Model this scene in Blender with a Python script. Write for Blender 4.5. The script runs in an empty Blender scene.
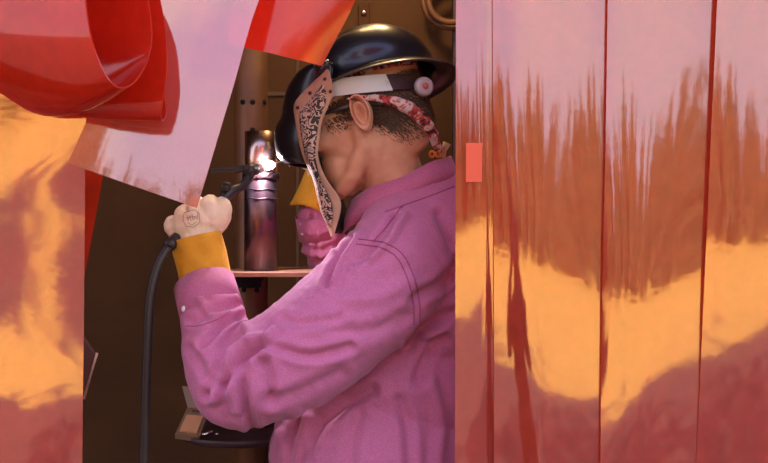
import bpy, bmesh, math, random
import numpy as np
from mathutils import Vector, Matrix, noise
random.seed(7)
PI = math.pi
COL = bpy.context.scene.collection
F = 1060.0; CZ = 1.4
def P(px, py, Y):
    return Vector(((px-384)/F*Y, Y, CZ-(py-231.5)/F*Y))
ORG = {}
# ------------------------------------------------------------ objects
def mesh_obj(name, verts, faces, mat, parent=None, origin=None, smooth=True):
    if parent is not None: og = ORG[parent.name]
    elif origin is not None: og = Vector(origin)
    else:
        a = np.array([tuple(v) for v in verts]); og = Vector(((a[:,0].min()+a[:,0].max())/2, (a[:,1].min()+a[:,1].max())/2, a[:,2].min()))
    me = bpy.data.meshes.new(name)
    me.from_pydata([tuple(Vector(v)-og) for v in verts], [], [tuple(f) for f in faces])
    me.update()
    o = bpy.data.objects.new(name, me); COL.objects.link(o)
    if parent is not None: o.parent = parent
    else: o.location = og
    ORG[o.name] = og
    if smooth:
        for p in me.polygons: p.use_smooth = True
    if mat:
        for m in (mat if isinstance(mat, (list, tuple)) else [mat]): me.materials.append(m)
    return o
def empty(name, loc):
    o = bpy.data.objects.new(name, None); COL.objects.link(o); o.location = loc; o.empty_display_size = .05
    ORG[o.name] = Vector(loc); return o
def tag(o, label=None, cat=None, group=None, kind=None):
    if label: o['label'] = label
    if cat: o['category'] = cat
    if group: o['group'] = group
    if kind: o['kind'] = kind
    return o
class MB:
    def __init__(s): s.v = []; s.f = []
    def add(s, vs, fs):
        n = len(s.v); s.v += [Vector(v) for v in vs]; s.f += [tuple(i+n for i in f) for f in fs]; return s
    def box(s, c, sz, R=None):
        c = Vector(c); vs = []
        for x in (-1,1):
            for y in (-1,1):
                for z in (-1,1):
                    d = Vector((x*sz[0]/2, y*sz[1]/2, z*sz[2]/2))
                    if R is not None: d = R @ d
                    vs.append(c+d)
        return s.add(vs, [(0,1,3,2),(4,6,7,5),(0,4,5,1),(2,3,7,6),(0,2,6,4),(1,5,7,3)])
    def tube(s, pts, rad, n=16, caps=True, flat=1.0, side=None):
        pts = [Vector(p) for p in pts]
        if not isinstance(rad, (list, tuple)): rad = [rad]*len(pts)
        vs = []; fs = []; prev = None
        for i, p in enumerate(pts):
            t = (pts[min(i+1, len(pts)-1)]-pts[max(i-1, 0)]).normalized()
            if prev is None:
                a = Vector(side) if side else (Vector((0,0,1)) if abs(t.z) < .9 else Vector((1,0,0)))
                u = (a - t*a.dot(t)).normalized()
            else: u = (prev - t*prev.dot(t)).normalized()
            prev = u; w = t.cross(u)
            for k in range(n):
                an = 2*PI*k/n
                vs.append(p+(u*math.cos(an)*flat+w*math.sin(an))*rad[i])
        for i in range(len(pts)-1):
            for k in range(n):
                fs.append((i*n+k, i*n+(k+1)%n, (i+1)*n+(k+1)%n, (i+1)*n+k))
        if caps:
            fs.append(tuple(range(n))[::-1]); fs.append(tuple(range((len(pts)-1)*n, len(pts)*n)))
        return s.add(vs, fs)
    def ell(s, c, r, R=None, nu=24, nv=14):
        vs = []; fs = []
        for i in range(nv+1):
            th = PI*i/nv
            for k in range(nu):
                a = 2*PI*k/nu
                d = Vector((r[0]*math.sin(th)*math.cos(a), r[1]*math.sin(th)*math.sin(a), r[2]*math.cos(th)))
                if R is not None: d = R @ d
                vs.append(Vector(c)+d)
        for i in range(nv):
            for k in range(nu):
                fs.append((i*nu+k, (i+1)*nu+k, (i+1)*nu+(k+1)%nu, i*nu+(k+1)%nu))
        return s.add(vs, fs)
    def lathe(s, prof, o, axis, n=48, close=False):
        axis = Vector(axis).normalized(); a = Vector((0,0,1)) if abs(axis.z) < .9 else Vector((1,0,0))
        u = (a-axis*a.dot(axis)).normalized(); w = axis.cross(u); o = Vector(o); vs = []; fs = []
        for (r, h) in prof:
            for k in range(n):
                an = 2*PI*k/n
                vs.append(o+axis*h+(u*math.cos(an)+w*math.sin(an))*r)
        m = len(prof)
        for i in range(m if close else m-1):
            j = (i+1) % m
            for k in range(n): fs.append((i*n+k, i*n+(k+1)%n, j*n+(k+1)%n, j*n+k))
        return s.add(vs, fs)
    def build(s, name, mat, parent=None, origin=None, smooth=True, bevel=0):
        o = mesh_obj(name, s.v, s.f, mat, parent, origin, smooth)
        if bevel:
            m = o.modifiers.new('bevel', 'BEVEL'); m.width = bevel; m.segments = 2; m.limit_method = 'ANGLE'
        return o
def catmull(p, n):
    """resample a list of vectors/tuples"""
    p = [np.array(q, float) for q in p]; out = []
    m = len(p)-1
    for i in range(m):
        p0 = p[i-1] if i else 2*p[0]-p[1]; p1 = p[i]; p2 = p[i+1]; p3 = p[i+2] if i+2 <= m else 2*p[-1]-p[-2]
        for k in range(n):
            t = k/n
            out.append(.5*((2*p1)+(-p0+p2)*t+(2*p0-5*p1+4*p2-p3)*t*t+(-p0+3*p1-3*p2+p3)*t**3))
    out.append(p[-1]); return out
def spath(pts, rad, n=6):
    q = catmull([tuple(p)+(r,) for p, r in zip(pts, rad)], n)
    return [Vector(a[:3]) for a in q], [float(max(a[3], 1e-4)) for a in q]
def remesh(mb, voxel, smooth=4, factor=.5):
    me = bpy.data.meshes.new('t'); me.from_pydata([tuple(v) for v in mb.v], [], mb.f); me.update()
    bm = bmesh.new(); bm.from_mesh(me); bmesh.ops.recalc_face_normals(bm, faces=bm.faces); bm.to_mesh(me); bm.free()
    o = bpy.data.objects.new('t', me); COL.objects.link(o)
    m = o.modifiers.new('r', 'REMESH'); m.mode = 'VOXEL'; m.voxel_size = voxel
    if smooth:
        s = o.modifiers.new('s', 'SMOOTH'); s.iterations = smooth; s.factor = factor
    dg = bpy.context.evaluated_depsgraph_get(); dg.update()
    ev = o.evaluated_get(dg); m2 = bpy.data.meshes.new_from_object(ev)
    V = np.zeros(len(m2.vertices)*3); m2.vertices.foreach_get('co', V); V = V.reshape(-1, 3)
    N = np.zeros(len(m2.vertices)*3); m2.vertices.foreach_get('normal', N); N = N.reshape(-1, 3)
    Fc = [tuple(p.vertices) for p in m2.polygons]
    bpy.data.objects.remove(o); bpy.data.meshes.remove(me); bpy.data.meshes.remove(m2)
    return V, N, Fc
# ------------------------------------------------------------ materials
def mat(name, col, rough=.6, metal=0, spec=.5, bump=0, bscale=60, var=0, vscale=8, coat=0, emit=None, estr=0, col2=None, sheen=0, stretch=(1,1,1)):
    m = bpy.data.materials.new(name); m.use_nodes = True; nt = m.node_tree; b = nt.nodes['Principled BSDF']
    b.inputs['Base Color'].default_value = (*col, 1); b.inputs['Roughness'].default_value = rough
    b.inputs['Metallic'].default_value = metal; b.inputs['Specular IOR Level'].default_value = spec
    b.inputs['Coat Weight'].default_value = coat; b.inputs['Sheen Weight'].default_value = sheen
    if emit: b.inputs['Emission Color'].default_value = (*emit, 1); b.inputs['Emission Strength'].default_value = estr
    tc = nt.nodes.new('ShaderNodeTexCoord'); mp = nt.nodes.new('ShaderNodeMapping'); mp.inputs['Scale'].default_value = stretch
    nt.links.new(tc.outputs['Object'], mp.inputs[0])
    if var or col2:
        n = nt.nodes.new('ShaderNodeTexNoise'); n.inputs['Scale'].default_value = vscale; n.inputs['Detail'].default_value = 6
        nt.links.new(mp.outputs[0], n.inputs['Vector'])
        r = nt.nodes.new('ShaderNodeValToRGB'); r.color_ramp.elements[0].position = .35; r.color_ramp.elements[1].position = .65
        c2 = col2 or tuple(c*(1-var) for c in col)
        r.color_ramp.elements[0].color = (*c2, 1); r.color_ramp.elements[1].color = (*col, 1)
        nt.links.new(n.outputs['Fac'], r.inputs[0]); nt.links.new(r.outputs[0], b.inputs['Base Color'])
    if bump:
        n = nt.nodes.new('ShaderNodeTexNoise'); n.inputs['Scale'].default_value = bscale; n.inputs['Detail'].default_value = 4
        nt.links.new(mp.outputs[0], n.inputs['Vector'])
        bp = nt.nodes.new('ShaderNodeBump'); bp.inputs['Strength'].default_value = bump; bp.inputs['Distance'].default_value = .002
        nt.links.new(n.outputs['Fac'], bp.inputs['Height']); nt.links.new(bp.outputs[0], b.inputs['Normal'])
    return m
def pvc(name, tcol, dcol, dens=.5, refl=.14, rough=.05):
    """tinted PVC sheet: part clear, part scattering, glossy skin with faint scuffs and ripples"""
    m = bpy.data.materials.new(name); m.use_nodes = True; nt = m.node_tree; N = nt.nodes; L = nt.links; N.clear()
    out = N.new('ShaderNodeOutputMaterial'); tr = N.new('ShaderNodeBsdfTransparent'); tr.inputs[0].default_value = (*tcol, 1)
    df = N.new('ShaderNodeBsdfDiffuse'); tl = N.new('ShaderNodeBsdfTranslucent'); tl.inputs[0].default_value = (*dcol, 1)
    tc = N.new('ShaderNodeTexCoord')
    n1 = N.new('ShaderNodeTexNoise'); n1.inputs['Scale'].default_value = 5; n1.inputs['Detail'].default_value = 8; n1.inputs['Roughness'].default_value = .65
    L.new(tc.outputs['Object'], n1.inputs['Vector'])
    rp = N.new('ShaderNodeValToRGB'); rp.color_ramp.elements[0].position = .3; rp.color_ramp.elements[1].position = .7
    n1b = N.new('ShaderNodeTexNoise'); n1b.inputs['Scale'].default_value = 55; n1b.inputs['Detail'].default_value = 5; L.new(tc.outputs['Object'], n1b.inputs['Vector'])
    av = N.new('ShaderNodeMath'); av.operation = 'MULTIPLY_ADD'; av.inputs[1].default_value = .6; av.inputs[2].default_value = -.3; L.new(n1b.outputs['Fac'], av.inputs[0])
    ad = N.new('ShaderNodeMath'); L.new(n1.outputs['Fac'], ad.inputs[0]); L.new(av.outputs[0], ad.inputs[1])
    rp.color_ramp.elements[0].color = (*[c*.7 for c in dcol], 1); rp.color_ramp.elements[1].color = (*dcol, 1)
    L.new(ad.outputs[0], rp.inputs[0]); L.new(rp.outputs[0], df.inputs[0])
    mx = N.new('ShaderNodeMixShader'); mx.inputs[0].default_value = .35; L.new(df.outputs[0], mx.inputs[1]); L.new(tl.outputs[0], mx.inputs[2])
    m2 = N.new('ShaderNodeMixShader'); m2.inputs[0].default_value = dens; L.new(tr.outputs[0], m2.inputs[1]); L.new(mx.outputs[0], m2.inputs[2])
    # scratches: stretched fine noise
    mp = N.new('ShaderNodeMapping'); mp.inputs['Scale'].default_value = (90, 90, 6); mp.inputs['Rotation'].default_value = (0, .5, 0)
    L.new(tc.outputs['Object'], mp.inputs[0])
    n2 = N.new('ShaderNodeTexNoise'); n2.inputs['Scale'].default_value = 1; n2.inputs['Detail'].default_value = 6; L.new(mp.outputs[0], n2.inputs['Vector'])
    n3 = N.new('ShaderNodeTexNoise'); n3.inputs['Scale'].default_value = 14; n3.inputs['Detail'].default_value = 3; L.new(tc.outputs['Object'], n3.inputs['Vector'])
    b1 = N.new('ShaderNodeBump'); b1.inputs['Strength'].default_value = .03; b1.inputs['Distance'].default_value = .001; L.new(n2.outputs['Fac'], b1.inputs['Height'])
    b2 = N.new('ShaderNodeBump'); b2.inputs['Strength'].default_value = .12; b2.inputs['Distance'].default_value = .002; L.new(n3.outputs['Fac'], b2.inputs['Height']); L.new(b1.outputs[0], b2.inputs['Normal'])
    gl = N.new('ShaderNodeBsdfGlossy'); gl.inputs['Roughness'].default_value = rough; L.new(b2.outputs[0], gl.inputs['Normal'])
    fr = N.new('ShaderNodeLayerWeight'); fr.inputs['Blend'].default_value = .25
    ma = N.new('ShaderNodeMath'); ma.operation = 'MULTIPLY_ADD'; ma.inputs[1].default_value = .5; ma.inputs[2].default_value = refl; ma.use_clamp = True
    L.new(fr.outputs['Fresnel'], ma.inputs[0])
    m3 = N.new('ShaderNodeMixShader'); L.new(ma.outputs[0], m3.inputs[0]); L.new(m2.outputs[0], m3.inputs[1]); L.new(gl.outputs[0], m3.inputs[2])
    L.new(m3.outputs[0], out.inputs[0]); return m
PVC = pvc('pvc_orange', (1, .40, .2), (.8, .105, .05), .55, .175)
PVC_RED = pvc('pvc_red', (.9, .16, .06), (.88, .06, .022), .6, .04, .1)
PVC_CLEAR = pvc('pvc_pink', (1, .45, .35), (.82, .2, .17), .45, .2)
SKIN = mat('skin', (.72, .38, .24), .5, bump=.15, bscale=300, col2=(.62, .3, .18), vscale=30)
SKIN.node_tree.nodes['Principled BSDF'].inputs['Subsurface Weight'].default_value = .12
SKIN.node_tree.nodes['Principled BSDF'].inputs['Subsurface Radius'].default_value = (.01, .004, .002)
HAIR = mat('hair', (.095, .05, .03), .6)
SCALP = mat('scalp', (.14, .075, .045), .7, bump=.5, bscale=500, col2=(.07, .04, .025), vscale=220)
SHIRT = mat('chambray', (.56, .15, .285), .85, bump=.5, bscale=500, col2=(.43, .11, .22), vscale=420, sheen=.15)  # pink light from the curtain is put into the cloth colour
JEANS = mat('denim', (.06, .09, .18), .9, bump=.3, bscale=500)
THREAD = mat('thread', (.32, .07, .15), .8)
SNAP = mat('pearl_snap', (.8, .72, .75), .25, coat=.6)
GCREAM = mat('cream_leather', (.95, .84, .62), .75, bump=.3, bscale=150, col2=(.75, .52, .34), vscale=14)
GYELL = mat('yellow_suede', (.82, .42, .025), .85, bump=.4, bscale=300, col2=(.7, .32, .02), vscale=25)
STAMP = mat('stamp_ink', (.38, .22, .2), .8)
BLACKSH = mat('black_shell', (.012, .011, .014), .22, bump=.05, bscale=60)
HAT = mat('hard_hat_black', (.012, .013, .018), .3, coat=.3)
RIMM = mat('rim', (.1, .08, .07), .35, metal=.5)
TAN = mat('tan_leather', (.5, .3, .2), .65, bump=.2, bscale=200, col2=(.42, .24, .15), vscale=40)
CHROME = mat('chrome', (.75, .75, .78), .15, metal=1)
SILV = mat('silver_band', (.62, .68, .68), .5)
BROWNB = mat('brown_band', (.05, .022, .025), .45)
KNOB = mat('knob', (.42, .37, .4), .3, coat=.4)
KNOBC = mat('knob_centre', (.5, .12, .1), .4)
RUBBER = mat('rubber', (.03, .026, .026), .35)
CERAM = mat('ceramic', (.75, .5, .42), .5)
STEELP = mat('mill_scale_steel', (.06, .045, .06), .3, metal=.9, bump=.2, bscale=40, col2=(.16, .08, .09), vscale=14)
STEELC = mat('bare_steel', (.6, .4, .32), .22, metal=1, bump=.2, bscale=30, stretch=(1,1,.1))
POST = mat('rusty_post', (.2, .085, .03), .45, metal=.3, bump=.3, bscale=30, col2=(.12, .05, .02), vscale=9)
DARKH = mat('hole_dark', (.004, .003, .003), .9)
PLATE = mat('rusty_plate', (.4, .2, .13), .45, metal=.5, bump=.3, bscale=60, col2=(.3, .13, .08), vscale=20)
WALL = mat('booth_wall', (.085, .040, .017), .75, spec=.12, bump=.15, bscale=20, col2=(.06, .028, .012), vscale=4)
WALLR = mat('booth_wall_red', (.1, .035, .03), .6)
CONC = mat('concrete', (.3, .27, .24), .9, bump=.3, bscale=20, var=.3, vscale=3)
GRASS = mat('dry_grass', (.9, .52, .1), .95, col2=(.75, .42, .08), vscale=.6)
def yard():  # shade near the booth, painted into the grass colour with a noisy edge
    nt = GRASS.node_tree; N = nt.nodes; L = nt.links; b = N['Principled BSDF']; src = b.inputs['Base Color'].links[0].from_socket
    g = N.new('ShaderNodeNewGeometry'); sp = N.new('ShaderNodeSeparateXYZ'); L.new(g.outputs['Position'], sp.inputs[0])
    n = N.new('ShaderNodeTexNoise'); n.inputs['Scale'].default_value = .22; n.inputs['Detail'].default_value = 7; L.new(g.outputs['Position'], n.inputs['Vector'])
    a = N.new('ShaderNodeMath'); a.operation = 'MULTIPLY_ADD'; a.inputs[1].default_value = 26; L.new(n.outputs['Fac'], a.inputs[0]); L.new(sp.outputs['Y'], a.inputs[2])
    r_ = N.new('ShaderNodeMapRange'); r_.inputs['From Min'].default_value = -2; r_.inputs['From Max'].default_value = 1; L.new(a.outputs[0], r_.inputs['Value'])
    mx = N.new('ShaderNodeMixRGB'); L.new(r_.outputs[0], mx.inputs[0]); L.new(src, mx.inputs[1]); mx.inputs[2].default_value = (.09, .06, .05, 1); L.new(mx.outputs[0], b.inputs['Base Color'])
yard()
CONIF = mat('conifer', (.13, .1, .04), .9, col2=(.19, .13, .05), vscale=.4)
BARK = mat('bark', (.1, .06, .04), .9)
def leather_tool():
    m = mat('tooled_leather', (.5, .33, .24), .5); nt = m.node_tree; N = nt.nodes; L = nt.links; b = N['Principled BSDF']
    tc = N.new('ShaderNodeTexCoord'); w = N.new('ShaderNodeTexNoise'); w.inputs['Scale'].default_value = 34; w.inputs['Distortion'].default_value = 1.6; w.inputs['Detail'].default_value = 2
    L.new(tc.outputs['Object'], w.inputs['Vector'])
    ma = N.new('ShaderNodeMath'); ma.operation = 'MULTIPLY'; ma.inputs[1].default_value = 7; L.new(w.outputs['Fac'], ma.inputs[0])
    mf = N.new('ShaderNodeMath'); mf.operation = 'FRACT'; L.new(ma.outputs[0], mf.inputs[0])
    r = N.new('ShaderNodeValToRGB'); r.color_ramp.interpolation = 'LINEAR'; e = r.color_ramp.elements
    e[0].position = .5; e[0].color = (.012, .008, .01, 1); e[1].position = .58; e[1].color = (.55, .38, .3, 1)
    L.new(mf.outputs[0], r.inputs[0]); L.new(r.outputs[0], b.inputs['Base Color'])
    bp = N.new('ShaderNodeBump'); bp.inputs['Strength'].default_value = .5; bp.inputs['Distance'].default_value = .001; L.new(r.outputs[0], bp.inputs['Height']); L.new(bp.outputs[0], b.inputs['Normal'])
    return m
TOOL = leather_tool()
def floral():
    m = mat('floral_cotton', (.6, .45, .42), .9); nt = m.node_tree; N = nt.nodes; L = nt.links; b = N['Principled BSDF']
    tc = N.new('ShaderNodeTexCoord'); w = N.new('ShaderNodeTexNoise'); w.inputs['Scale'].default_value = 55; w.inputs['Distortion'].default_value = 1.5; w.inputs['Detail'].default_value = 3
    L.new(tc.outputs['Object'], w.inputs['Vector'])
    r = N.new('ShaderNodeValToRGB'); r.color_ramp.interpolation = 'EASE'; e = r.color_ramp.elements
    e[0].position = .36; e[0].color = (.03, .02, .02, 1); e[1].position = .64; e[1].color = (.55, .42, .38, 1)
    a = e.new(.44); a.color = (.4, .04, .03, 1); a = e.new(.52); a.color = (.45, .09, .07, 1); a = e.new(.57); a.color = (.6, .45, .4, 1)
    L.new(w.outputs['Fac'], r.inputs[0]); L.new(r.outputs[0], b.inputs['Base Color']); return m
FLORAL = floral()

# ------------------------------------------------------------ setting
def struct(o): o['kind'] = 'structure'; return o
YW = 2.95
XL, XR = -1.5, 1.6
m = MB(); m.box((.05, YW+.03, 1.3), (XR-XL, .06, 2.6)); struct(m.build('wall_back', WALL, smooth=False))
m = MB(); m.box((XL-.03, 2.4, 1.3), (.06, 1.16, 2.6)); struct(m.build('wall_left', WALL, smooth=False))
m = MB(); m.box((XR+.03, 2.4, 1.3), (.06, 1.16, 2.6)); struct(m.build('wall_right', WALL, smooth=False))
m = MB(); m.box((.05, 2.35, 2.64), (XR-XL+.3, 1.4, .08)); struct(m.build('ceiling', WALL, smooth=False))
m = MB(); m.box((.05, 2.4, -.02), (XR-XL+.12, 1.3, .05)); struct(m.build('floor', CONC, smooth=False))
# seams and panels of the back wall
def wall_box(x0, y0, x1, y1, th, name, mt):
    a = P(x0, y0, YW); b = P(x1, y1, YW); q = MB(); q.box(((a.x+b.x)/2, YW-th/2, (a.z+b.z)/2), (abs(b.x-a.x), th, abs(a.z-b.z)))
    return q.build(name, mt, smooth=False, bevel=.001)
struct(wall_box(296, -60, 299, 480, .004, 'trim_1', BARK))
struct(wall_box(452, -60, 470, 480, .05, 'trim_2', BROWNB))
struct(wall_box(262, 92, 300, 96, .006, 'trim_3', BARK))
# ground and horizon
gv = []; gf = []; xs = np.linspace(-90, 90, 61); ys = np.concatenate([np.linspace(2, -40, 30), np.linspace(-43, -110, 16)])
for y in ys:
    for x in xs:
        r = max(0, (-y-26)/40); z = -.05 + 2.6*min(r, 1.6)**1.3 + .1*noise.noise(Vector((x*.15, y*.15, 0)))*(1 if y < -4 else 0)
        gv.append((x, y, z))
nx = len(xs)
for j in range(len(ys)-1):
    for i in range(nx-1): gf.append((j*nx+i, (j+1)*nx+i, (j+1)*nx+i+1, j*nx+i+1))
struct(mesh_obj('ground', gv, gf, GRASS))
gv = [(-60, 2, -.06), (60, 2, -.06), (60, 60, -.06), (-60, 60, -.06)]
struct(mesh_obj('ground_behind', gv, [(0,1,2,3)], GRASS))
# conifer forest, seen mirrored in the curtain
def conifer(mb, x, y, z, h, rnd):
    mb.tube([(x, y, z), (x, y, z+h*.9)], [h*.018, h*.005], 5)
    L = 13
    for i in range(L):
        t = i/L; zz = z+h*(.1+.86*t); r = h*.17*(1-t)**.85*(1+rnd.uniform(-.18, .18))+.12; n = 11
        vs = [(x, y, zz+h*.1)]
        for k in range(2*n):
            a = PI*k/n+rnd.uniform(-.1, .1)+i; rr = r*(1 if k % 2 else .45)*rnd.uniform(.75, 1.2)
            vs.append((x+rr*math.cos(a), y+rr*math.sin(a), zz-rr*.32))
        mb.add(vs, [(0, 1+k, 1+(k+1) % (2*n)) for k in range(2*n)])
rnd = random.Random(3); m = MB()
for i in range(520):
    x = rnd.uniform(-85, 85); y = -rnd.uniform(50, 75); g = .5+.8*noise.noise(Vector((x*.13, 3.3, 0)))
    conifer(m, x, y, 1.3+.03*(-y-50), max(5, 5+6*g+rnd.uniform(-1.5, 2.2)), rnd)
tag(m.build('conifer_forest', CONIF, smooth=False), 'dark conifer forest mirrored in the glossy curtain strips', 'forest', kind='stuff')
# trees behind the booth whose shade falls over the yard
def leafy(x, y, h, r, seed, label):
    rn = random.Random(seed); t = empty('shade_tree', (x, y, -.06)); q = MB(); q.tube([(x, y, -.06), (x+.1, y, h*.5), (x, y+.1, h*.9)], [.3, .2, .05], 8); q.build('trunk', BARK, t)
    q = MB()
    for k in range(1500):
        d = Vector((rn.gauss(0, 1), rn.gauss(0, 1), rn.gauss(0, 1))).normalized()*rn.random()**.4
        c = Vector((x+d.x*r, y+d.y*r, h*.66+d.z*h*.34)); a = Vector((rn.uniform(-1, 1), rn.uniform(-1, 1), rn.uniform(-1, 1))).normalized(); b = a.orthogonal().normalized(); s = rn.uniform(.2, .42)
        q.add([c-a*s, c+b*s*.5, c+a*s, c-b*s*.5], [(0,1,2,3)])
    q.build('crown', CONIF, t, smooth=False); tag(t, label, 'tree')

# ------------------------------------------------------------ curtain strips
def strip(name, rows, label, mt=PVC, nu=28, sub=14, wave=0.0, seed=0, parent=None, th=.0025):
    """rows: (L, R, bow) down the strip; L and R are world points, bow lifts the middle off the chord"""
    q = catmull([tuple(L)+tuple(R)+(b,) for L, R, b in rows], sub); vs = []; fs = []
    for j, a in enumerate(q):
        Lp, Rp, b = Vector(a[:3]), Vector(a[3:6]), a[6]
        a2 = q[min(j+1, len(q)-1)]; a1 = q[max(j-1, 0)]
        dn = (Vector(a2[:3])+Vector(a2[3:6])-Vector(a1[:3])-Vector(a1[3:6])).normalized()
        nrm = -(Rp-Lp).normalized().cross(dn).normalized()
        for i in range(nu+1):
            t = i/nu; p = Lp.lerp(Rp, t)+nrm*(b*4*t*(1-t))
            if wave:
                p += nrm*wave*noise.noise(Vector((t*1.6+seed*3.1, j*.045, seed)))
            vs.append(p)
    for j in range(len(q)-1):
        for i in range(nu): fs.append((j*(nu+1)+i, j*(nu+1)+i+1, (j+1)*(nu+1)+i+1, (j+1)*(nu+1)+i))
    o = mesh_obj(name, vs, fs, mt, parent)
    bm = bmesh.new(); bm.from_mesh(o.data)
    for e in bm.edges:
        if e.is_boundary: e.smooth = False
    bm.to_mesh(o.data); bm.free()
    s = o.modifiers.new('solid', 'SOLIDIFY'); s.thickness = th; s.offset = 0
    if label: tag(o, label, 'curtain strip')
    return o
def vrows(xl, xr, Y, bow, tilt=0, n=5, py0=-330, py1=860, dl=0, twist=0):
    """rows of a hanging strip; xl,xr = (top px, bottom px) in the frame y 0..463"""
    rows = []
    for k in range(n):
        t = k/(n-1); py = py0+(py1-py0)*t; u = py/463
        y = Y+tilt*(t-.5)
        rows.append((P(xl[0]+(xl[1]-xl[0])*u, py, y+dl), P(xr[0]+(xr[1]-xr[0])*u, py, y+twist), bow))
    return rows
FIRST = strip('curtain_strip', vrows((456, 455), (502, 505), 1.771, .002, tilt=.0, dl=.012), 'narrow pink edge of curtain right beside the back of the man', wave=.004, seed=5)
strip('curtain_strip', [(P(491, -330, 1.765), P(618, -330, 1.768), .007), (P(493, 100, 1.765), P(617, 100, 1.768), .007), (P(494, 300, 1.764), P(613, 300, 1.76), .007), (P(494, 480, 1.762), P(611, 480, 1.747), .007), (P(494, 860, 1.76), P(608, 860, 1.73), .006)], 'wide curtain strip right of the man, its yellow reflection edged by a diagonal', wave=.004, seed=1)
strip('curtain_strip', [(P(x_, y_, a_), P(x2_, y_, b_), .0065) for y_, x_, a_, x2_, b_ in ((-330, 612, 1.760, 740, 1.757), (100, 606, 1.759, 728, 1.757), (300, 602, 1.751, 722, 1.755), (480, 600, 1.738, 716, 1.752), (860, 596, 1.721, 706, 1.748))], 'middle curtain strip on the right, mirroring spiky trees over yellow ground', wave=.004, seed=2)
strip('curtain_strip', vrows((717, 696), (850, 835), 1.744, .008, dl=.001), 'rightmost curtain strip, cut off by the right edge of the picture', wave=.004, seed=3)
# small orange patch
a = P(466, 142, 1.772); b = P(482, 182, 1.772)
# left side: two hanging strips
strip('curtain_strip', [(P(-70, y_, Y_), P(x_, y_, Y_), .008) for y_, Y_, x_ in ((-330, 1.63, 92), (-100, 1.667, 90), (110, 1.70, 87), (200, 1.7097, 85), (330, 1.7135, 83), (463, 1.7125, 82), (860, 1.706, 80))], 'long orange curtain strip hanging down the left edge, mirroring yellow ground', wave=.006, seed=7)
strip('curtain_strip', [(P(20, -100, 1.82), P(122, -100, 1.82), .004), (P(15, 100, 1.83), P(112, 110, 1.83), .004), (P(5, 300, 1.85), P(82, 292, 1.86), .004), (P(0, 480, 1.87), P(50, 480, 1.89), .004), (P(-10, 760, 1.9), P(20, 760, 1.93), .003)],
      'slanting orange curtain strip just behind the long left one')
# big strip thrown aside, reaching down diagonally
strip('curtain_strip', [(P(178, -190, 1.66), P(330, -150, 1.68), .0), (P(142, -30, 1.668), P(263, -10, 1.69), -.004), (P(108, 70, 1.66), P(232, 92, 1.677), -.006), (P(68, 163, 1.649), P(197, 208, 1.663), -.005)],
      'pale pink strip pulled aside, its cut corner pointing down at the cream glove', mt=PVC_CLEAR, wave=.004, seed=11)
strip('curtain_strip', [(P(245, -170, 1.76), P(390, -160, 1.78), 0), (P(236, -30, 1.77), P(362, -20, 1.79), .006), (P(228, 44, 1.78), P(322, 66, 1.79), .01)],
      'short red-orange strip end hanging over the front of the black hard hat', mt=PVC_RED, wave=.004, seed=12)
# looped-up strip
strip('curtain_strip', [(P(-60, -150, 1.6), P(84, -150, 1.45), 0), (P(-62, -40, 1.6), P(84, -30, 1.44), .0), (P(-48, 45, 1.6), P(92, 40, 1.43), .004), (P(25, 108, 1.64), P(114, 85, 1.45), .012), (P(60, 106, 1.69), P(138, 78, 1.5), .008),
      (P(10, 30, 1.7), P(152, 35, 1.54), 0), (P(8, -60, 1.7), P(140, -50, 1.55), 0), (P(6, -150, 1.7), P(132, -150, 1.55), 0)],
      'red strip looped up in a big roll at the top left corner', mt=PVC_RED, sub=12)
strip('curtain_strip', [(P(20, -150, 1.64), P(118, -150, 1.6), 0), (P(30, -20, 1.64), P(158, -10, 1.6), .004), (P(52, 60, 1.64), P(167, 60, 1.6), .004), (P(78, 112, 1.65), P(161, 116, 1.61), .004), (P(80, 100, 1.70), P(166, 105, 1.66), .0), (P(60, 20, 1.72), P(150, 20, 1.68), 0), (P(40, -150, 1.72), P(140, -150, 1.68), 0)],
      'red folded strip behind the big roll at the top left', mt=PVC_RED, sub=12)
# rail the strips hang from, above the frame
m = MB(); m.tube([(XL, 1.72, 2.42), (XR, 1.72, 2.42)], .02, 12); tag(m.build('curtain_rail', POST), 'steel rail across the top of the booth opening carrying the strips', 'rail')

exec_later = []
# ------------------------------------------------------------ person
yaw = math.radians(12); pit = math.radians(25); HS = 1.1
f = Vector((-math.cos(yaw)*math.cos(pit), math.sin(yaw)*math.cos(pit), -math.sin(pit)))
l = Vector((-math.sin(yaw), -math.cos(yaw), 0)); u = f.cross(l).normalized()
HR = Matrix((f, l, u)).transposed()
HC = P(360, 119, 2.06)
def H(x, y, z): return HC + HR @ (Vector((x, y, z))*HS)
by = math.radians(30)
bf = Vector((-math.cos(by), math.sin(by), 0)); bl = Vector((-math.sin(by), -math.cos(by), 0))
BR = Matrix((bf, bl, Vector((0, 0, 1)))).transposed()
m = MB()
m.ell(H(-.022, 0, .045), (0.122,0.0847,0.0968), HR); m.ell(H(-.045, 0, .0), (.09, .07, .085), HR); m.ell(H(-.062, 0, -.035), (.064, .055, .075), HR); m.ell(H(.035, 0, .0), (0.0638,0.0726,0.088), HR)
for s in (1, -1):
    m.tube([H(-.002, s*.052, -.01), H(.006, s*.05, -.055), H(.045, s*.036, -.088), H(.08, s*.012, -.1)], [.018, .018, .019, .02], 12)
    m.ell(H(.062, s*.042, -.012), (0.033,0.0242,0.0242), HR); m.ell(H(.084, s*.03, .03), (0.0176,0.033,0.011), HR)
m.ell(H(.06, 0, -.06), (0.044,0.0495,0.0495), HR); m.ell(H(.09, 0, -.07), (0.0154,0.0264,0.0143), HR); m.ell(H(.088, 0, -.1), (0.0198,0.022,0.0176), HR)
m.tube([H(.09, 0, .028), H(.108, 0, .0), H(.118, 0, -.018), H(.1, 0, -.03)], [.009, .01, .013, .009], 12)
NB = P(402, 205, 2.1)
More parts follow.
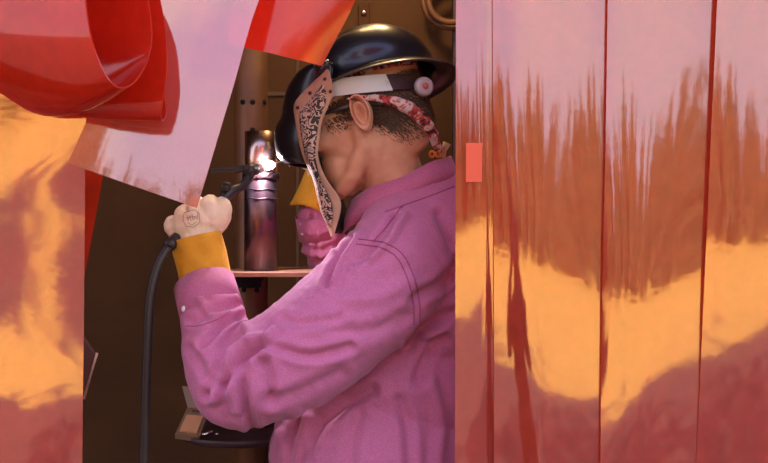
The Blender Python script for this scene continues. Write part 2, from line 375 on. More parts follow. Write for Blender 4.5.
m.tube(*spath([H(-.025, 0, -.01), H(-.02, 0, -.055), (H(-.02, 0, -.055)+NB)/2, NB, NB+Vector((.03, .01, -.08))], [.064, .06, .06, .068, .08]), 24)
TC = Vector((.11, 2.13, 0))
m.ell((.11, 2.13, 1.33), (.1, .17, .17), BR); m.ell((.06, 2.13, 1.1), (.1, .15, .16), BR); m.ell((.04, 2.14, .95), (.12, .17, .13), BR)
SHL = P(398, 262, 1.98); ELL = P(232, 392, 1.88); WRL = P(204, 285, 1.99)
SHR = Vector((.2, 2.31, 1.36)); ELR = P(372, 330, 2.5); WRR = P(318, 225, 2.36)
m.tube(*spath([NB+Vector((.03, 0, -.03)), SHL, (SHL+ELL)/2, ELL, (ELL+WRL)/2, WRL, P(200, 250, 2.0)], [.06, .06, .05, .04, .04, .028, .03]), 20)
m.tube(*spath([NB+Vector((.03, 0, -.03)), SHR, (SHR+ELR)/2, ELR, (ELR+WRR)/2, WRR, P(316, 196, 2.345)], [.06, .06, .05, .04, .04, .026, .022]), 20)
HIP = Vector((.04, 2.14, .93))
for s in (1, -1):
    a = HIP+bl*s*.09; m.tube(*spath([a, a+Vector((-.03, 0, -.43))+bl*s*.02, a+Vector((.0, 0, -.84))+bl*s*.03, a+Vector((0, 0, -.9))+bl*s*.03], [.09, .058, .04, .045]), 16)
    b_ = a+Vector((0, 0, -.9))+bl*s*.03; m.tube([b_, b_+bf*.17+Vector((0, 0, -.005))], [.045, .03], 12)
V, N, Fc = remesh(m, .0045, 9, .6)
# the scalp stays inside the crown of the hard hat
hu = Vector((-.2, .24, 1)).normalized(); hf = Vector((-.94, .34, 0)); hf = (hf-hu*hf.dot(hu)).normalized(); hl = hu.cross(hf)
HB = P(381, 84.5, 2.07)
def tuck(v, k=1.0):
    d = Vector(v)-HB; a, b, h = d.dot(hf), d.dot(hl), d.dot(hu)
    if h < -.03: return Vector(v)
    rho = math.sqrt((a/.108)**2+(b/.090)**2+(max(h, 0)/.118)**2)/k
    if rho > 1: a /= rho; b /= rho; h = h/rho if h > 0 else h
    return HB+hf*a+hl*b+hu*h
for i in range(len(V)): V[i] = tuck(V[i], .94)
bv = [Vector(v) for v in V]; bfc = list(Fc)
# ear, a height field swept from canal to rim
def ear(side):
    vs = []; fs = []; nr, na = 22, 56
    def outline(a):    # a=0 towards the face, PI/2 up
        rx = .0185+.002*math.cos(a+PI); rz = .033
        k = 1-.22*max(0, math.sin(-a))**2*(1-.3*math.cos(a))
        return rx*k, rz
    for j in range(nr+1):
        t = j/nr
        for i in range(na):
            a = 2*PI*i/na; rx, rz = outline(a)
            c, s_ = math.cos(a), math.sin(a)
            x = rx*c*min(t, 1)-.001; z = rz*s_*min(t, 1)+.002*t
            face = max(0, c)**2      # open towards the face
            low = max(0, -s_)**3
            rim = math.exp(-((t-.88)/.085)**2)*.0065*(1-.8*low)
            valley = -math.exp(-((t-.7)/.08)**2)*.0055*(1-low)
            anti = math.exp(-((t-.52)/.1)**2)*.0035*(1-face)*(1-low*.6)
            bowl = -.012*math.exp(-(t/.36)**2)
            tragus = .004*math.exp(-((t-.5)/.14)**2)*face
            lobe = .002*low*t
            y = .0085+rim+valley+anti+bowl+tragus+lobe - (.016 if t > .99 else 0)
            y += -x*.42 + .002*0
            vs.append((x-.004+ -z*.04, y, z))
    for j in range(nr):
        for i in range(na):
            q = (j*na+i, j*na+(i+1) % na, (j+1)*na+(i+1) % na, (j+1)*na+i); fs.append(q)
    vs = [H(x-.014, side*(.0765+y), z*1.02-.009) for x, y, z in vs]
    return vs, fs
for s in (1, -1):
    vs, fs = ear(s); n = len(bv); bv += vs; bfc += [tuple(i+n for i in q) for q in fs]
person = mesh_obj('person', bv, bfc, SKIN, origin=(.04, 2.14, 0))
tag(person, 'man in a pink-lit work shirt and black hard hat welding a pipe', 'person')
HC2 = HC
eyes = MB()
for s in (1, -1):
    q = MB(); q.ell(H(.083, s*.031, .008), (.0125, .0125, .0125), HR); q.build('eye', mat('eye_white', (.7, .65, .6), .2), person)
# scalp and hair
def on_head(fx, az):  # direction -> head surface point (approx by ellipsoid)
    return None
cr = Vector((-.008, 0, .05))
def scalp_pt(az, el, off=.0):
    d = Vector((math.cos(el)*math.cos(az), math.cos(el)*math.sin(az), math.sin(el)))
    p = Vector((.1*d.x, .077*d.y, .088*d.z)); n_ = Vector((d.x/.1, d.y/.077, d.z/.088)).normalized()
    return cr+p+n_*off, n_
from mathutils.bvhtree import BVHTree
bvh = BVHTree.FromPolygons([tuple(v) for v in V], Fc)
def hair_mask(p):      # p local head coords -> density
    x, y, z = p
    if x > .06 and z < .075: return 0
    if x > -.016 and z < .012: # around the ear and sideburn
        if .0 < x < .05 and z > -.02: return .55*min(1, (z+.02)/.025)
        return 0
    base = -.085 if x < -.06 else -.085+(x+.06)*1.1
    return max(0, min(1, (z-base)/.04))
HRI = HR.transposed()
hm = MB(); hv = []; rn = random.Random(5); cnt = 0
pa = []
for k in range(60000):
    az = rn.uniform(0, 2*PI); el = rn.uniform(-1.2, 1.5)
    d = Vector((math.cos(el)*math.cos(az), math.cos(el)*math.sin(az), math.sin(el)))
    c = HC+HR@Vector((-.005, 0, .03)); hit = bvh.ray_cast(c+HR@d*.3, -(HR@d))
    if hit[0] is None: continue
    lp = HRI@(hit[0]-HC)/HS; dens = hair_mask(lp)
    if lp.z > .035 : continue
    if rn.random() > dens: continue
    nn = HRI@hit[1]
    down = Vector((-.55, 0, -1)); down = (down-nn*down.dot(nn)).normalized()
    dirn = (down*.8+nn*.5+Vector((rn.uniform(-.35, .35), rn.uniform(-.3, .3), rn.uniform(-.3, .3)))).normalized()
    ln = rn.uniform(.006, .014)*(.45+.55*dens); w = nn.cross(dirn).normalized()*.0006
    p0 = lp-nn*.001; p1 = lp+dirn*ln*.55+nn*.0008; p2 = lp+(dirn*.9+down*.3)*ln
    hm.add([H(*(p0-w)), H(*(p0+w)), H(*(p1+w*.8)), H(*(p1-w*.8)), H(*p2)], [(0,1,2,3), (3,2,4)])
hm.build('hair', HAIR, person)
# shirt ---------------------------------------------------------------
m = MB()
for c, r in [((.12, 2.13, 1.36), (.135, .205, .165)), ((.1, 2.13, 1.25), (.15, .2, .18)), ((.045, 2.13, 1.1), (.175, .2, .18)), ((-.015, 2.12, .95), (.212, .225, .21)), ((-.01, 2.12, .82), (.212, .23, .12))]:
    m.ell(c, r, BR, 36, 20)
m.ell(P(440, 222, 2.12), (.1, .12, .085), BR)
m.tube(*spath([NB+Vector((.02, 0, -.02)), SHL+Vector((0, 0, .0)), P(352, 312, 1.925), P(305, 348, 1.885), P(262, 374, 1.865), P(236, 384, 1.865)], [.088, .102, .104, .098, .09, .079], 8), 28)
m.tube(*spath([P(262, 374, 1.865), P(238, 386, 1.865), P(223, 366, 1.885), P(216, 338, 1.925), P(212, 312, 1.96), P(205, 291, 1.985), P(200, 272, 2.0)], [.078, .078, .069, .061, .057, .053, .036], 8), 28)
m.tube(*spath([NB+Vector((.03, .02, -.03)), SHR, (SHR+ELR)/2, ELR, (ELR+WRR)/2], [.085, .1, .09, .075, .06], 8), 28)
m.tube(*spath([ELR, P(340, 280, 2.44), P(325, 245, 2.38), P(318, 215, 2.36), P(316, 205, 2.36)], [.075, .06, .05, .046, .034], 8), 28)
V, N, Fc = remesh(m, .0036, 10, .6)
# folds as 3D creases pressed into the cloth around the elbow, the armhole and the back
px = 384+V[:, 0]/V[:, 1]*F; py = 231.5-(V[:, 2]-CZ)/V[:, 1]*F
folds = [  # (polyline px, amplitude m, width px)
    ([(262,345),(250,352),(238,362),(225,385)], -.011, 6), ([(258,350),(268,372),(272,400)], -.006, 7), ([(240,333),(228,345),(215,372),(208,395)], -.008, 6),
    ([(238,318),(222,326),(203,345)], -.007, 5), ([(236,305),(215,310),(192,322)], -.005, 5), ([(249,350),(243,375),(246,405),(252,425)], -.007, 6),
    ([(262,344),(285,350),(312,356),(350,346)], -.006, 6), ([(272,330),(264,345),(262,356)], .006, 5), ([(225,350),(212,375),(214,400)], .006, 6), ([(232,345),(231,372),(236,410)], .006, 6),
    ([(283,318),(300,324),(340,318)], -.004, 6), ([(345,300),(380,296),(412,280)], .004, 10), ([(330,330),(370,330),(412,312)], -.004, 9),
    ([(412,345),(432,322),(456,312)], -.010, 8), ([(418,380),(432,345),(458,326)], -.005, 8), ([(425,335),(445,330),(458,335)], .006, 6), ([(415,300),(440,285),(458,262)], -.006, 7), ([(425,300),(446,290),(460,275)], .004, 6),
    ([(372,390),(345,405),(318,425),(300,463)], -.008, 8), ([(300,420),(292,440),(288,466)], -.008, 5), ([(280,432),(276,450),(274,466)], .005, 5), ([(310,420),(306,445),(304,466)], .006, 6),
    ([(400,400),(408,430),(410,466)], -.005, 7), ([(430,380),(440,420),(438,466)], .005, 8), ([(360,410),(352,440),(350,466)], -.004, 8),
    ([(395,215),(378,240),(355,262)], -.005, 5), ([(405,215),(390,240),(372,258)], .004, 5), ([(352,240),(335,262),(326,285)], -.006, 4), ([(360,236),(345,256),(334,280)], .004, 4),
    ([(440,215),(450,240),(458,262)], -.004, 7), ([(200,300),(215,318),(232,318)], .004, 5), ([(182,300),(205,292),(232,290)], -.003, 4),
    ([(299,235),(315,240),(330,236)], -.005, 4), ([(302,250),(320,256),(332,250)], .005, 4), ([(312,215),(316,240),(318,262)], -.004, 3), ([(190,350),(205,372),(222,392)], -.004, 6), ([(268,400),(300,392),(340,372)], -.004, 8),
]
def segd(a, b):
    a = np.array(a, float); b = np.array(b, float); d = b-a; t = ((px-a[0])*d[0]+(py-a[1])*d[1])/(d@d); t = np.clip(t, 0, 1)
    return np.hypot(px-a[0]-t*d[0], py-a[1]-t*d[1])
disp = np.zeros(len(V)); near = np.clip(-N[:, 1]*2+.6, 0, 1)
for pts, am, w in folds:
    sp = [tuple(q) for q in catmull(pts, 4)]
    dd = np.full(len(V), 1e9)
    for a, b in zip(sp[:-1], sp[1:]): dd = np.minimum(dd, segd(a, b))
    w = w*.75; disp += 1.45*am*(np.exp(-(dd/w)**2)-.45*np.exp(-((dd-1.9*w)/w)**2))*near
for i in range(len(V)):
    v = Vector(V[i]); disp[i] += .004*noise.noise(v*9+Vector((0, 0, 4)))+.0022*noise.noise(Vector((v.x*22, v.y*22, v.z*22)))+.0012*noise.noise(Vector(((v.x+v.z)*60, v.y*50, (v.x-v.z)*25)))
V2 = V+N*disp[:, None]
shirt = mesh_obj('shirt', [Vector(v) for v in V2], Fc, SHIRT, person)
tag(shirt, 'pink-lit chambray long-sleeved work shirt')
sbvh = BVHTree.FromPolygons([tuple(v) for v in V2], Fc)
CAM = Vector((0, 0, CZ))
def onshirt(px_, py_, off=.001, ymax=3):
    d = (P(px_, py_, 1)-CAM).normalized(); h = sbvh.ray_cast(CAM, d)
    return (h[0]+h[1]*off) if h[0] is not None else P(px_, py_, 2)
def seam(pts, r=.0008, off=.0006, mt=THREAD, name='seam', n=10):
    sp = catmull(pts, n); q = MB(); q.tube([onshirt(a[0], a[1], off) for a in sp], r, 6); return q.build(name, mt, shirt)
seam([(358,239),(366,240),(385,243),(402,254),(413,275),(419,300),(420,325)], .0012)
seam([(356,244),(364,245),(382,248),(397,258),(407,278),(413,302),(414,325)], .0012)
seam([(456,186),(430,196),(402,206),(385,212)], .001); seam([(402,206),(385,228),(374,240)], .001)
# collar
def band(rows, name, mt, parent, th=.003, nu=60, sub=4):
    pass
vs = []; fs = []; CC = P(401, 193, 2.095); n = 64
lev = [(.098, .075, .022), (.104, .08, .0), (.11, .086, -.018), (.112, .09, -.02), (.108, .088, .006), (.1, .08, .031), (.096, .074, .03)]
for rx, ry, dz in lev:
    for k in range(n):
        a = 2*PI*k/n; p = CC+Vector((rx*math.cos(a), ry*math.sin(a), .42*rx*math.cos(a)+dz+.003*math.sin(5*a)))
        if rx > .105 and math.cos(a) < -.75: p += Vector((-.004, 0, -.012))*((-math.cos(a)-.75)*4)
        vs.append(p)
for j in range(len(lev)):
    for k in range(n): fs.append((j*n+k, j*n+(k+1) % n, ((j+1) % len(lev))*n+(k+1) % n, ((j+1) % len(lev))*n+k))
cl = mesh_obj('collar', vs, fs, SHIRT, shirt)
# cuff band and snap
q = MB()
def ring_band(c0, c1, r, th, name, mt, parent, flare=1.0, n=40):
    ax = (Vector(c1)-Vector(c0)); L = ax.length; q = MB(); q.lathe([(r, 0), (r*flare, L), (r*flare+th, L), (r+th, 0)], c0, ax, n, close=True); return q.build(name, mt, parent)
ring_band(P(213, 316, 1.955), P(204, 284, 1.99), .0575, .0025, 'cuff', SHIRT, shirt, .96)
ring_band(P(322, 236, 2.375), P(317, 213, 2.362), .05, .0025, 'cuff', SHIRT, shirt, .95)
def snap(pt, nrm, r=.0052):
    q = MB(); q.lathe([(0, .003), (r*.6, .0028), (r, .0012), (r, -.002)], pt, nrm, 20); tag(q.build('snap_button', SNAP, shirt), 'white pearl snap button')
snap(onshirt(184, 309, 0), (-.5, -.85, .1), .006); seam([(186,326),(198,326),(218,319),(230,311)], .0009); seam([(183,291),(192,285),(208,279),(222,277)], .0009); snap(P(301, 224, 2.335), (-.7, -.7, .1), .003); snap(P(302, 234, 2.335), (-.7, -.7, .1), .003)
# jeans
m = MB()
for s in (1, -1):
    a = HIP+bl*s*.09; m.tube(*spath([a+Vector((0, 0, .02)), a+Vector((-.03, 0, -.43))+bl*s*.02, a+Vector((.0, 0, -.82))+bl*s*.03], [.12, .085, .075]), 20)
m.ell(HIP, (.15, .19, .13), BR); V, N, Fc = remesh(m, .01, 4)
mesh_obj('jeans', [Vector(v) for v in V], Fc, JEANS, person)
for s in (1, -1):
    b_ = HIP+bl*s*.12+Vector((0, 0, -.88)); q = MB(); q.tube(*spath([b_+Vector((0, 0, .12)), b_+Vector((0, 0, .03)), b_+bf*.08+Vector((0, 0, .01)), b_+bf*.2+Vector((0, 0, .005))], [.05, .055, .052, .035]), 16); V, N, Fc = remesh(q, .006, 3)
    V[:, 2] = np.maximum(V[:, 2], .006); mesh_obj('boot', [Vector(v) for v in V], Fc, BARK, person)

# gloves -----------------------------------------------------------------
def glove(name, W, K, across, back, cuffc, cuffr, cuffr2, curl=1.0, label=''):
    """W wrist, K middle knuckle, across = unit vector from little finger to index, back = unit normal of the back of the hand"""
    W = Vector(W); K = Vector(K); A = Vector(across).normalized(); B = Vector(back).normalized(); Dn = (K-W).normalized(); m = MB()
    m.tube(*spath([W-Dn*.02, W+Dn*.02, W.lerp(K, .6), K], [.034, .036, .043, .04], 5), 20, flat=.8, side=B)
    for i, (o, ln, dz) in enumerate([(.04, .9, -.002), (.014, 1.0, .004), (-.014, .95, .0), (-.04, .8, -.01)]):
        base = W.lerp(K, .45)+A*o*.8; kn = K+A*o+Dn*dz+B*.006
        L1, L2, L3 = .036*ln, .027*ln, .02*ln
        d1 = (Dn*.45-B*.9).normalized(); d2 = (-Dn*.55-B*.6).normalized(); d3 = (-Dn*.9+B*.35).normalized()
        p1 = kn+d1*L1; p2 = p1+d2*L2; p3 = p2+d3*L3
        m.tube(*spath([base, kn, p1, p2, p3], [.014, .0155, .0135, .0125, .01], 5), 14)
        m.ell(p3, (.01, .01, .01)); m.ell(kn, (.0158, .0158, .0158))
    tb = W.lerp(K, .25)+A*.03-B*.01; t1 = W.lerp(K, .55)+A*.056-B*.014; t2 = W.lerp(K, .95)+A*.062-B*.02; t3 = W.lerp(K, 1.1)+A*.048-B*.034
    m.tube(*spath([tb, t1, t2, t3], [.018, .0175, .0145, .011], 6), 14); m.ell(t3, (.0112, .0112, .0112))
    V, N, Fc = remesh(m, .0022, 4)
    for i in range(len(V)):
        v = Vector(V[i]); V[i] += N[i]*(.002*noise.noise(v*40)+.001*noise.noise(v*110))
    g = mesh_obj(name, [Vector(v) for v in V], Fc, GCREAM, person)
    # gauntlet: flared open tube with hem
    c0 = W+Dn*.014; c1 = Vector(cuffc); ax = c1-c0; L = ax.length; axn = ax.normalized()
    uu = (A-axn*A.dot(axn)).normalized(); ww = axn.cross(uu); vs = []; fs = []; n = 48; nr = 14
    for side_ in (0, 1):
        for j in range(nr+1):
            t = j/nr; r = cuffr+(cuffr2-cuffr)*t**.9
            for k in range(n):
                a = 2*PI*k/n; rr = r-(.0025 if side_ else 0)+.0016*math.sin(3*a+1)*t+.0008*math.sin(7*a+t*6)
                if side_ == 0 and j >= nr-1: rr += .0008
                vs.append(c0+axn*(L*t+ .006*t*math.sin(a*2+.6))+(uu*math.cos(a)*1.06+ww*math.sin(a)*.9)*rr)
    o2 = (nr+1)*n
    for j in range(nr):
        for k in range(n):
            fs.append((j*n+k, j*n+(k+1) % n, (j+1)*n+(k+1) % n, (j+1)*n+k)); fs.append((o2+j*n+k, o2+(j+1)*n+k, o2+(j+1)*n+(k+1) % n, o2+j*n+(k+1) % n))
    for k in range(n):
        fs.append((nr*n+k, nr*n+(k+1) % n, o2+nr*n+(k+1) % n, o2+nr*n+k)); fs.append((k, o2+k, o2+(k+1) % n, (k+1) % n))
    c = mesh_obj('gauntlet', vs, fs, GYELL, g); tag(c, 'yellow suede gauntlet cuff'); tag(g, label)
    return g, (V, Fc)
HX = (P(229, 193, 1.99)-P(166, 246, 1.99)).normalized()
gl1, gm = glove('glove', P(198, 244, 2.0), P(190, 214, 2.005), (HX.x, -.1, HX.z*.5), (-.12, -.97, .15), P(206, 281, 1.997), .0465, .0465, label='cream leather glove with a printed stamp on its back')
gl2, _ = glove('glove', P(322, 170, 2.34), P(327, 148, 2.34), (-.9, -.3, .1), (.3, -.9, .1), P(312, 208, 2.352), .028, .044, label='cream leather glove hidden behind the helmet')
# stamp on the glove
gb = BVHTree.FromPolygons([tuple(v) for v in gm[0]], gm[1])
def onglove(px_, py_, off=.0006):
    d = (P(px_, py_, 1)-CAM).normalized(); h = gb.ray_cast(CAM, d); return (h[0]+h[1]*off) if h[0] is not None else P(px_, py_, 1.96)
q = MB()
st = [[(184,213),(195,210),(199,213),(200,222),(194,227),(186,226),(183,220),(184,213)], [(187,215),(188,221),(190,215),(191,221)], [(192,214),(193,220),(195,217),(197,219),(198,213)], [(188,223),(192,225),(196,222)], [(186,218),(197,216)]]
for s_ in st:
    pts = []
    for a, b in zip(s_[:-1], s_[1:]):
        for k in range(4): pts.append(onglove(a[0]+(b[0]-a[0])*k/4, a[1]+(b[1]-a[1])*k/4))
    pts.append(onglove(*s_[-1])); q.tube(pts, .0005, 5)
q.build('stamp', STAMP, gl1)
# cap under the helmet
m = MB(); vs = []; fs = []
def ring_local(phi, rx, ry, z, cx=-.008): return Vector((cx+rx*math.cos(phi), ry*math.sin(phi), z))
cap = MB(); rowsn = 14; n = 64
vv = []
for j in range(rowsn+1):
    t = j/rowsn
    for k in range(n):
        a = 2*PI*k/n; el = math.radians(8+38*t); back = max(0, -math.cos(a))
        el -= math.radians(16)*back*(1-t)
        w = 1+.02*math.sin(9*a+t*4)
        vv.append(tuck(H(*Vector((-.02+.114*math.cos(el)*math.cos(a)*w, .083*math.cos(el)*math.sin(a)*w, .05+.095*math.sin(el)))), 1.0))
ff = [(j*n+k, j*n+(k+1) % n, (j+1)*n+(k+1) % n, (j+1)*n+k) for j in range(rowsn) for k in range(n)]
capo = mesh_obj('welding_cap', vv, ff, FLORAL, person); tag(capo, 'red and white floral cloth cap under the helmet')
sm = capo.modifiers.new('s', 'SOLIDIFY'); sm.thickness = .003
# rolled back edge of the cap hanging to the nape
pts = [P(346, 99, 1.965), P(372, 98, 1.955), P(398, 103, 1.95), P(417, 114, 1.96), P(431, 131, 1.985), P(440, 153, 2.03)]
pp, rr = spath(pts, [.003, .006, .011, .0125, .0115, .006], 8)
q = MB(); q.tube(pp, rr, 16, flat=.6, side=(0, -1, 0)); V, N, Fc = remesh(q, .002, 2)
for i in range(len(V)): V[i] += N[i]*.003*noise.noise(Vector(V[i])*60)
mesh_obj('cap_roll', [Vector(v) for v in V], Fc, FLORAL, capo)
q = MB(); q.tube(*spath([P(322, 114, 1.99), P(342, 108, 1.975), P(360, 103, 1.978), P(382, 103, 1.955)], [.004, .004, .005, .004], 6), 10, flat=.4, side=(0, -1, 0)); q.build('glasses_strap', RUBBER, person)

# ------------------------------------------------------------ helmet
helm = empty('welding_helmet', P(375, 95, 2.07)); tag(helm, 'black full-brim hard hat with a welding hood and tooled leather side panel', 'helmet')

n = 72
prof = []   # (scale of radius, height) dome outside, then inside
def hp(ph, rf, rs, h): return HB+hf*(rf*math.cos(ph)+.16*max(h, 0)*(1 if rf < .12 else 0))+hl*(rs*math.sin(ph))+hu*(h*(.95 if h > .01 else 1))
outer = [(0.0, .128)]
for j in range(1, 13):
    t = j/12*PI/2; outer.append((math.sin(t)**.9, .014+.114*math.cos(t)**.85))
vs = []; fs = []
rws = [(.115*s, .097*s, h) for s, h in outer]
rws += [(.119, .101, .006), (.13, .11, .001), (.144, .124, -.006), (.15, .13, -.0105), (.151, .131, -.0125), (.149, .129, -.0145), (.13, .11, -.0035), (.117, .099, .0)]
rws += [(.112*s, .094*s, h-.003) for s, h in outer[::-1]]
for (a_, b_, h) in rws:
    for k in range(n):
        ph = 2*PI*k/n
        ridge = .0035*math.exp(-((math.sin(ph))/.13)**2) if a_ < .1149 and a_ > 0 and h > .02 else 0
        vs.append(hp(ph, a_, b_, h+ridge))
for j in range(len(rws)-1):
    for k in range(n): fs.append((j*n+k, (j+1)*n+k, (j+1)*n+(k+1) % n, j*n+(k+1) % n))
mesh_obj('hard_hat', vs, fs, HAT, helm)
q = MB(); q.tube([hp(2*PI*k/n, .1505, .1305, -.0125) for k in range(n+1)], .0017, 8, caps=False); q.build('brim_edge', RIMM, helm)
# headband
def bandmesh(a0, a1, name, mt, zc=.047, rx=.113, ry=.085, w=.031, n=40, parent=helm, th=.002, dz=0.0):
    vs = []; fs = []
    for k in range(n+1):
        a = a0+(a1-a0)*k/n
        for (dr, z) in ((0, -w/2), (.0, w/2), (-th, w/2), (-th, -w/2)):
            vs.append(H(-.014+(rx+dr)*math.cos(a), (ry+dr)*math.sin(a), zc+z+dz*math.cos(a)))
    for k in range(n):
        for j in range(4): fs.append((k*4+j, k*4+(j+1) % 4, (k+1)*4+(j+1) % 4, (k+1)*4+j))
    fs.append((0, 1, 2, 3)); fs.append(tuple(n*4+j for j in (3, 2, 1, 0)))
    o = mesh_obj(name, vs, fs, mt, parent, smooth=False); return o
D = math.radians
exec_band = dict(zc=.045, dz=.040)
tag(bandmesh(D(25), D(128), 'headband', SILV, **exec_band), 'silvery grey front band')
tag(bandmesh(D(128), D(250), 'rear_band', BROWNB, w=.029, rx=.114, ry=.086, **exec_band), 'dark brown rear band')
bandmesh(D(250), D(335), 'headband', SILV, **exec_band)
kp = P(423, 87, 1.985); kn_ = Vector((.35, -.93, .05)).normalized()
q = MB(); q.lathe([(0, .012), (.012, .0125), (.0165, .011), (.0185, .006), (.0185, 0), (.014, -.004), (0, -.004)], kp, kn_, 32); kb = q.build('ratchet_knob', KNOB, helm)
q = MB(); q.lathe([(0, .0165), (.005, .016), (.0062, .0125)], kp, kn_, 20); q.build('knob_centre', KNOBC, kb)
# hood shell
far = Vector((math.sin(yaw), math.cos(yaw), 0))*.2
def shell(rows, name, mt, th=.003, nu=36, sub=5, e=.95):
    q = catmull([tuple(a)+tuple(b) for a, b in rows], sub); vs = []; fs = []
    for a in q:
        Np = Vector(a[:3]); Fp = Vector(a[3:6]); Fa = Np+far; C = (Np+Fa)/2
        for i in range(nu+1):
            t = PI*i/nu; c = math.cos(t); s = math.sin(t)
            c = math.copysign(abs(c)**e, c); s = s**e
            vs.append(C+(Np-C)*c+(Fp-C)*s)
    for j in range(len(q)-1):
        for i in range(nu): fs.append((j*(nu+1)+i, (j+1)*(nu+1)+i, (j+1)*(nu+1)+i+1, j*(nu+1)+i+1))
    o = mesh_obj(name, vs, fs, mt, helm); s = o.modifiers.new('s', 'SOLIDIFY'); s.thickness = th; s.offset = -1; return o
shell([(P(334, 64, 1.985), P(330, 66, 2.06)), (P(333, 70, 1.975), P(308, 70, 2.07)), (P(331, 84, 1.97), P(293, 86, 2.09)), (P(327, 100, 1.97), P(287, 104, 2.1)), (P(322, 120, 1.97), P(285, 118, 2.1)), (P(318, 126, 1.97), P(279, 130, 2.11)),
       (P(315, 142, 1.975), P(279, 146, 2.11)), (P(313, 158, 1.985), P(283, 158, 2.11)), (P(314, 164, 1.99), P(292, 165, 2.1))], 'hood_shell', BLACKSH)
q = MB(); q.tube(*spath([P(287, 100, 2.085), P(285.5, 108, 2.085), P(287.5, 116, 2.085)], [.001, .0028, .001], 5), 10); q.build('lens_clip', CHROME, helm)
q = MB(); q.tube(*spath([P(279, 130, 2.1), P(277, 143, 2.1), P(281, 157, 2.1), P(290, 166, 2.09)], [.0015, .0022, .0022, .0015], 5), 10); q.build('shell_edge', CHROME, helm)
# pivot bracket at hat front
q = MB(); q.tube([P(305, 76, 2.0), P(322, 67, 1.985), P(330, 62, 1.98)], [.006, .008, .006], 12); q.tube([P(318, 66, 1.975), P(318, 66, 1.99)], .009, 16); q.build('pivot_bracket', BLACKSH, helm)
# leather side panel
def sheet(rows, name, mt, parent, th=.003, nu=10, sub=5, bulge=0):
    q = catmull([tuple(a)+tuple(b) for a, b in rows], sub); vs = []; fs = []
    for a in q:
        A = Vector(a[:3]); B = Vector(a[3:6])
        for i in range(nu+1):
            t = i/nu; vs.append(A.lerp(B, t)+Vector((0, -bulge*4*t*(1-t), 0)))
    for j in range(len(q)-1):
        for i in range(nu): fs.append((j*(nu+1)+i, (j+1)*(nu+1)+i, (j+1)*(nu+1)+i+1, j*(nu+1)+i+1))
    o = mesh_obj(name, vs, fs, mt, parent); s = o.modifiers.new('s', 'SOLIDIFY'); s.thickness = th; s.offset = 0; return o
YL = 1.958
out = [((327, 70), (329, 70.5)), ((316, 80), (331.5, 80)), ((303, 93), (334, 91)), ((294.5, 105), (329, 105)), ((296, 122), (322.5, 121)), ((299.5, 142), (319, 142)), ((304, 158), (318.5, 158)),
       ((313, 177), (326, 178)), ((318, 198), (339, 197)), ((322, 213), (341, 209)), ((328, 226), (337, 225)), ((332, 237), (333, 238))]
inn = [((322, 85), (323.5, 85.3)), ((312, 94), (326, 93)), ((300.5, 110), (325, 105)), ((300, 122), (319, 121)), ((302.5, 142), (316, 142)), ((306, 158), (315.5, 158)),
       ((314.5, 178), (320.5, 180)), ((319, 198), (330, 199)), ((323, 213), (332.5, 212)), ((328, 225), (331, 225))]
def yl(y): return YL+.03*max(0, (y-150)/85)
bib = sheet([(P(*a, yl(a[1])+.02), P(*b, yl(b[1]))) for a, b in out], 'leather_panel', TAN, helm, .0035, bulge=.006)
tag(bib, 'tan leather side flap edging a black tooled pattern')
sheet([(P(*a, yl(a[1])+.012), P(*b, yl(b[1])-.001)) for a, b in inn], 'tooled_panel', TOOL, bib, .002, bulge=.0065)
for x, y in ((325, 79), (310, 93), (330.4, 91.5), (297.5, 107.5)):
    q = MB(); q.lathe([(0, .003), (.0028, .002), (.0036, 0), (.0036, -.003)], P(x, y, YL+.012-(x-297)*.0004), (-.1, -1, 0), 16); q.build('rivet', BROWNB, bib)
LIN = mat('black_leather', (.012, .009, .009), .8)
sheet([(P(315, 158, 2.0), P(331, 158, 2.17)), (P(317, 175, 1.995), P(334, 175, 2.17)), (P(325, 198, 2.0), P(342, 196, 2.17)), (P(330, 215, 2.005), P(347, 215, 2.17)), (P(335, 233, 2.01), P(348, 234, 2.16))], 'leather_lining', LIN, helm, .0025)
# ------------------------------------------------------------ pipe, stand, torch
PC = P(261, 270, 2.2); PR = .0345
stand = empty('pipe_stand', (P(251, 270, 2.36).x, 2.36, 0)); sx = P(251, 270, 2.36).x
tag(stand, 'rusty perforated steel post carrying a small shelf and a round tray', 'stand')
q = MB(); q.tube([(sx, 2.36, 0), (sx, 2.36, 2.6)], .0375, 40); q.build('post', POST, stand)
q = MB(); q.lathe([(.16, 0), (.16, .012), (.04, .014)], (sx, 2.36, 0), (0, 0, 1), 40); q.build('base_plate', POST, stand)
q = MB()
for (hx, hy) in [(243, 102), (253, 102), (264, 102), (244, 290), (257, 290), (244, 320), (257, 320), (244, 350), (253, 130)]:
    dx = P(hx, hy, 2.33).x-sx; yy = 2.36-math.sqrt(max(.0, .0375**2-dx*dx)); nn = Vector((dx, yy-2.36, 0)).normalized()
    q = MB(); q.lathe([(0, .0008), (.0058, .0008), (.006, -.001)], (sx+dx, yy, P(hx, hy, yy).z), nn, 16); q.build('post_hole', DARKH, stand)
sh = P(261, 270, 2.2); a = P(228, 268, 2.3); b = P(352, 268, 2.3)
q = MB(); q.box(((a.x+b.x)/2, 2.27, PC.z-.006), (b.x-a.x, .34, .009)); q.build('shelf', PLATE, stand, bevel=.001, smooth=False)
q = MB(); q.lathe([(.042, -.0), (.03, -.02), (.03, -.03), (.0, -.03)], (sx, 2.30, PC.z-.011), (0, 0, 1), 24); q.build('shelf_bracket', DARKH, stand)
# round lower tray
tz = P(235, 436, 2.25).z
tc_ = Vector((P(238, 436, 2.25).x, 2.3, tz))
q = MB(); q.lathe([(0, 0), (.13, 0), (.137, .006), (.14, .006), (.138, -.004), (.12, -.012), (0, -.012)], tc_, (0, 0, 1), 48); q.build('tray', BROWNB, stand)
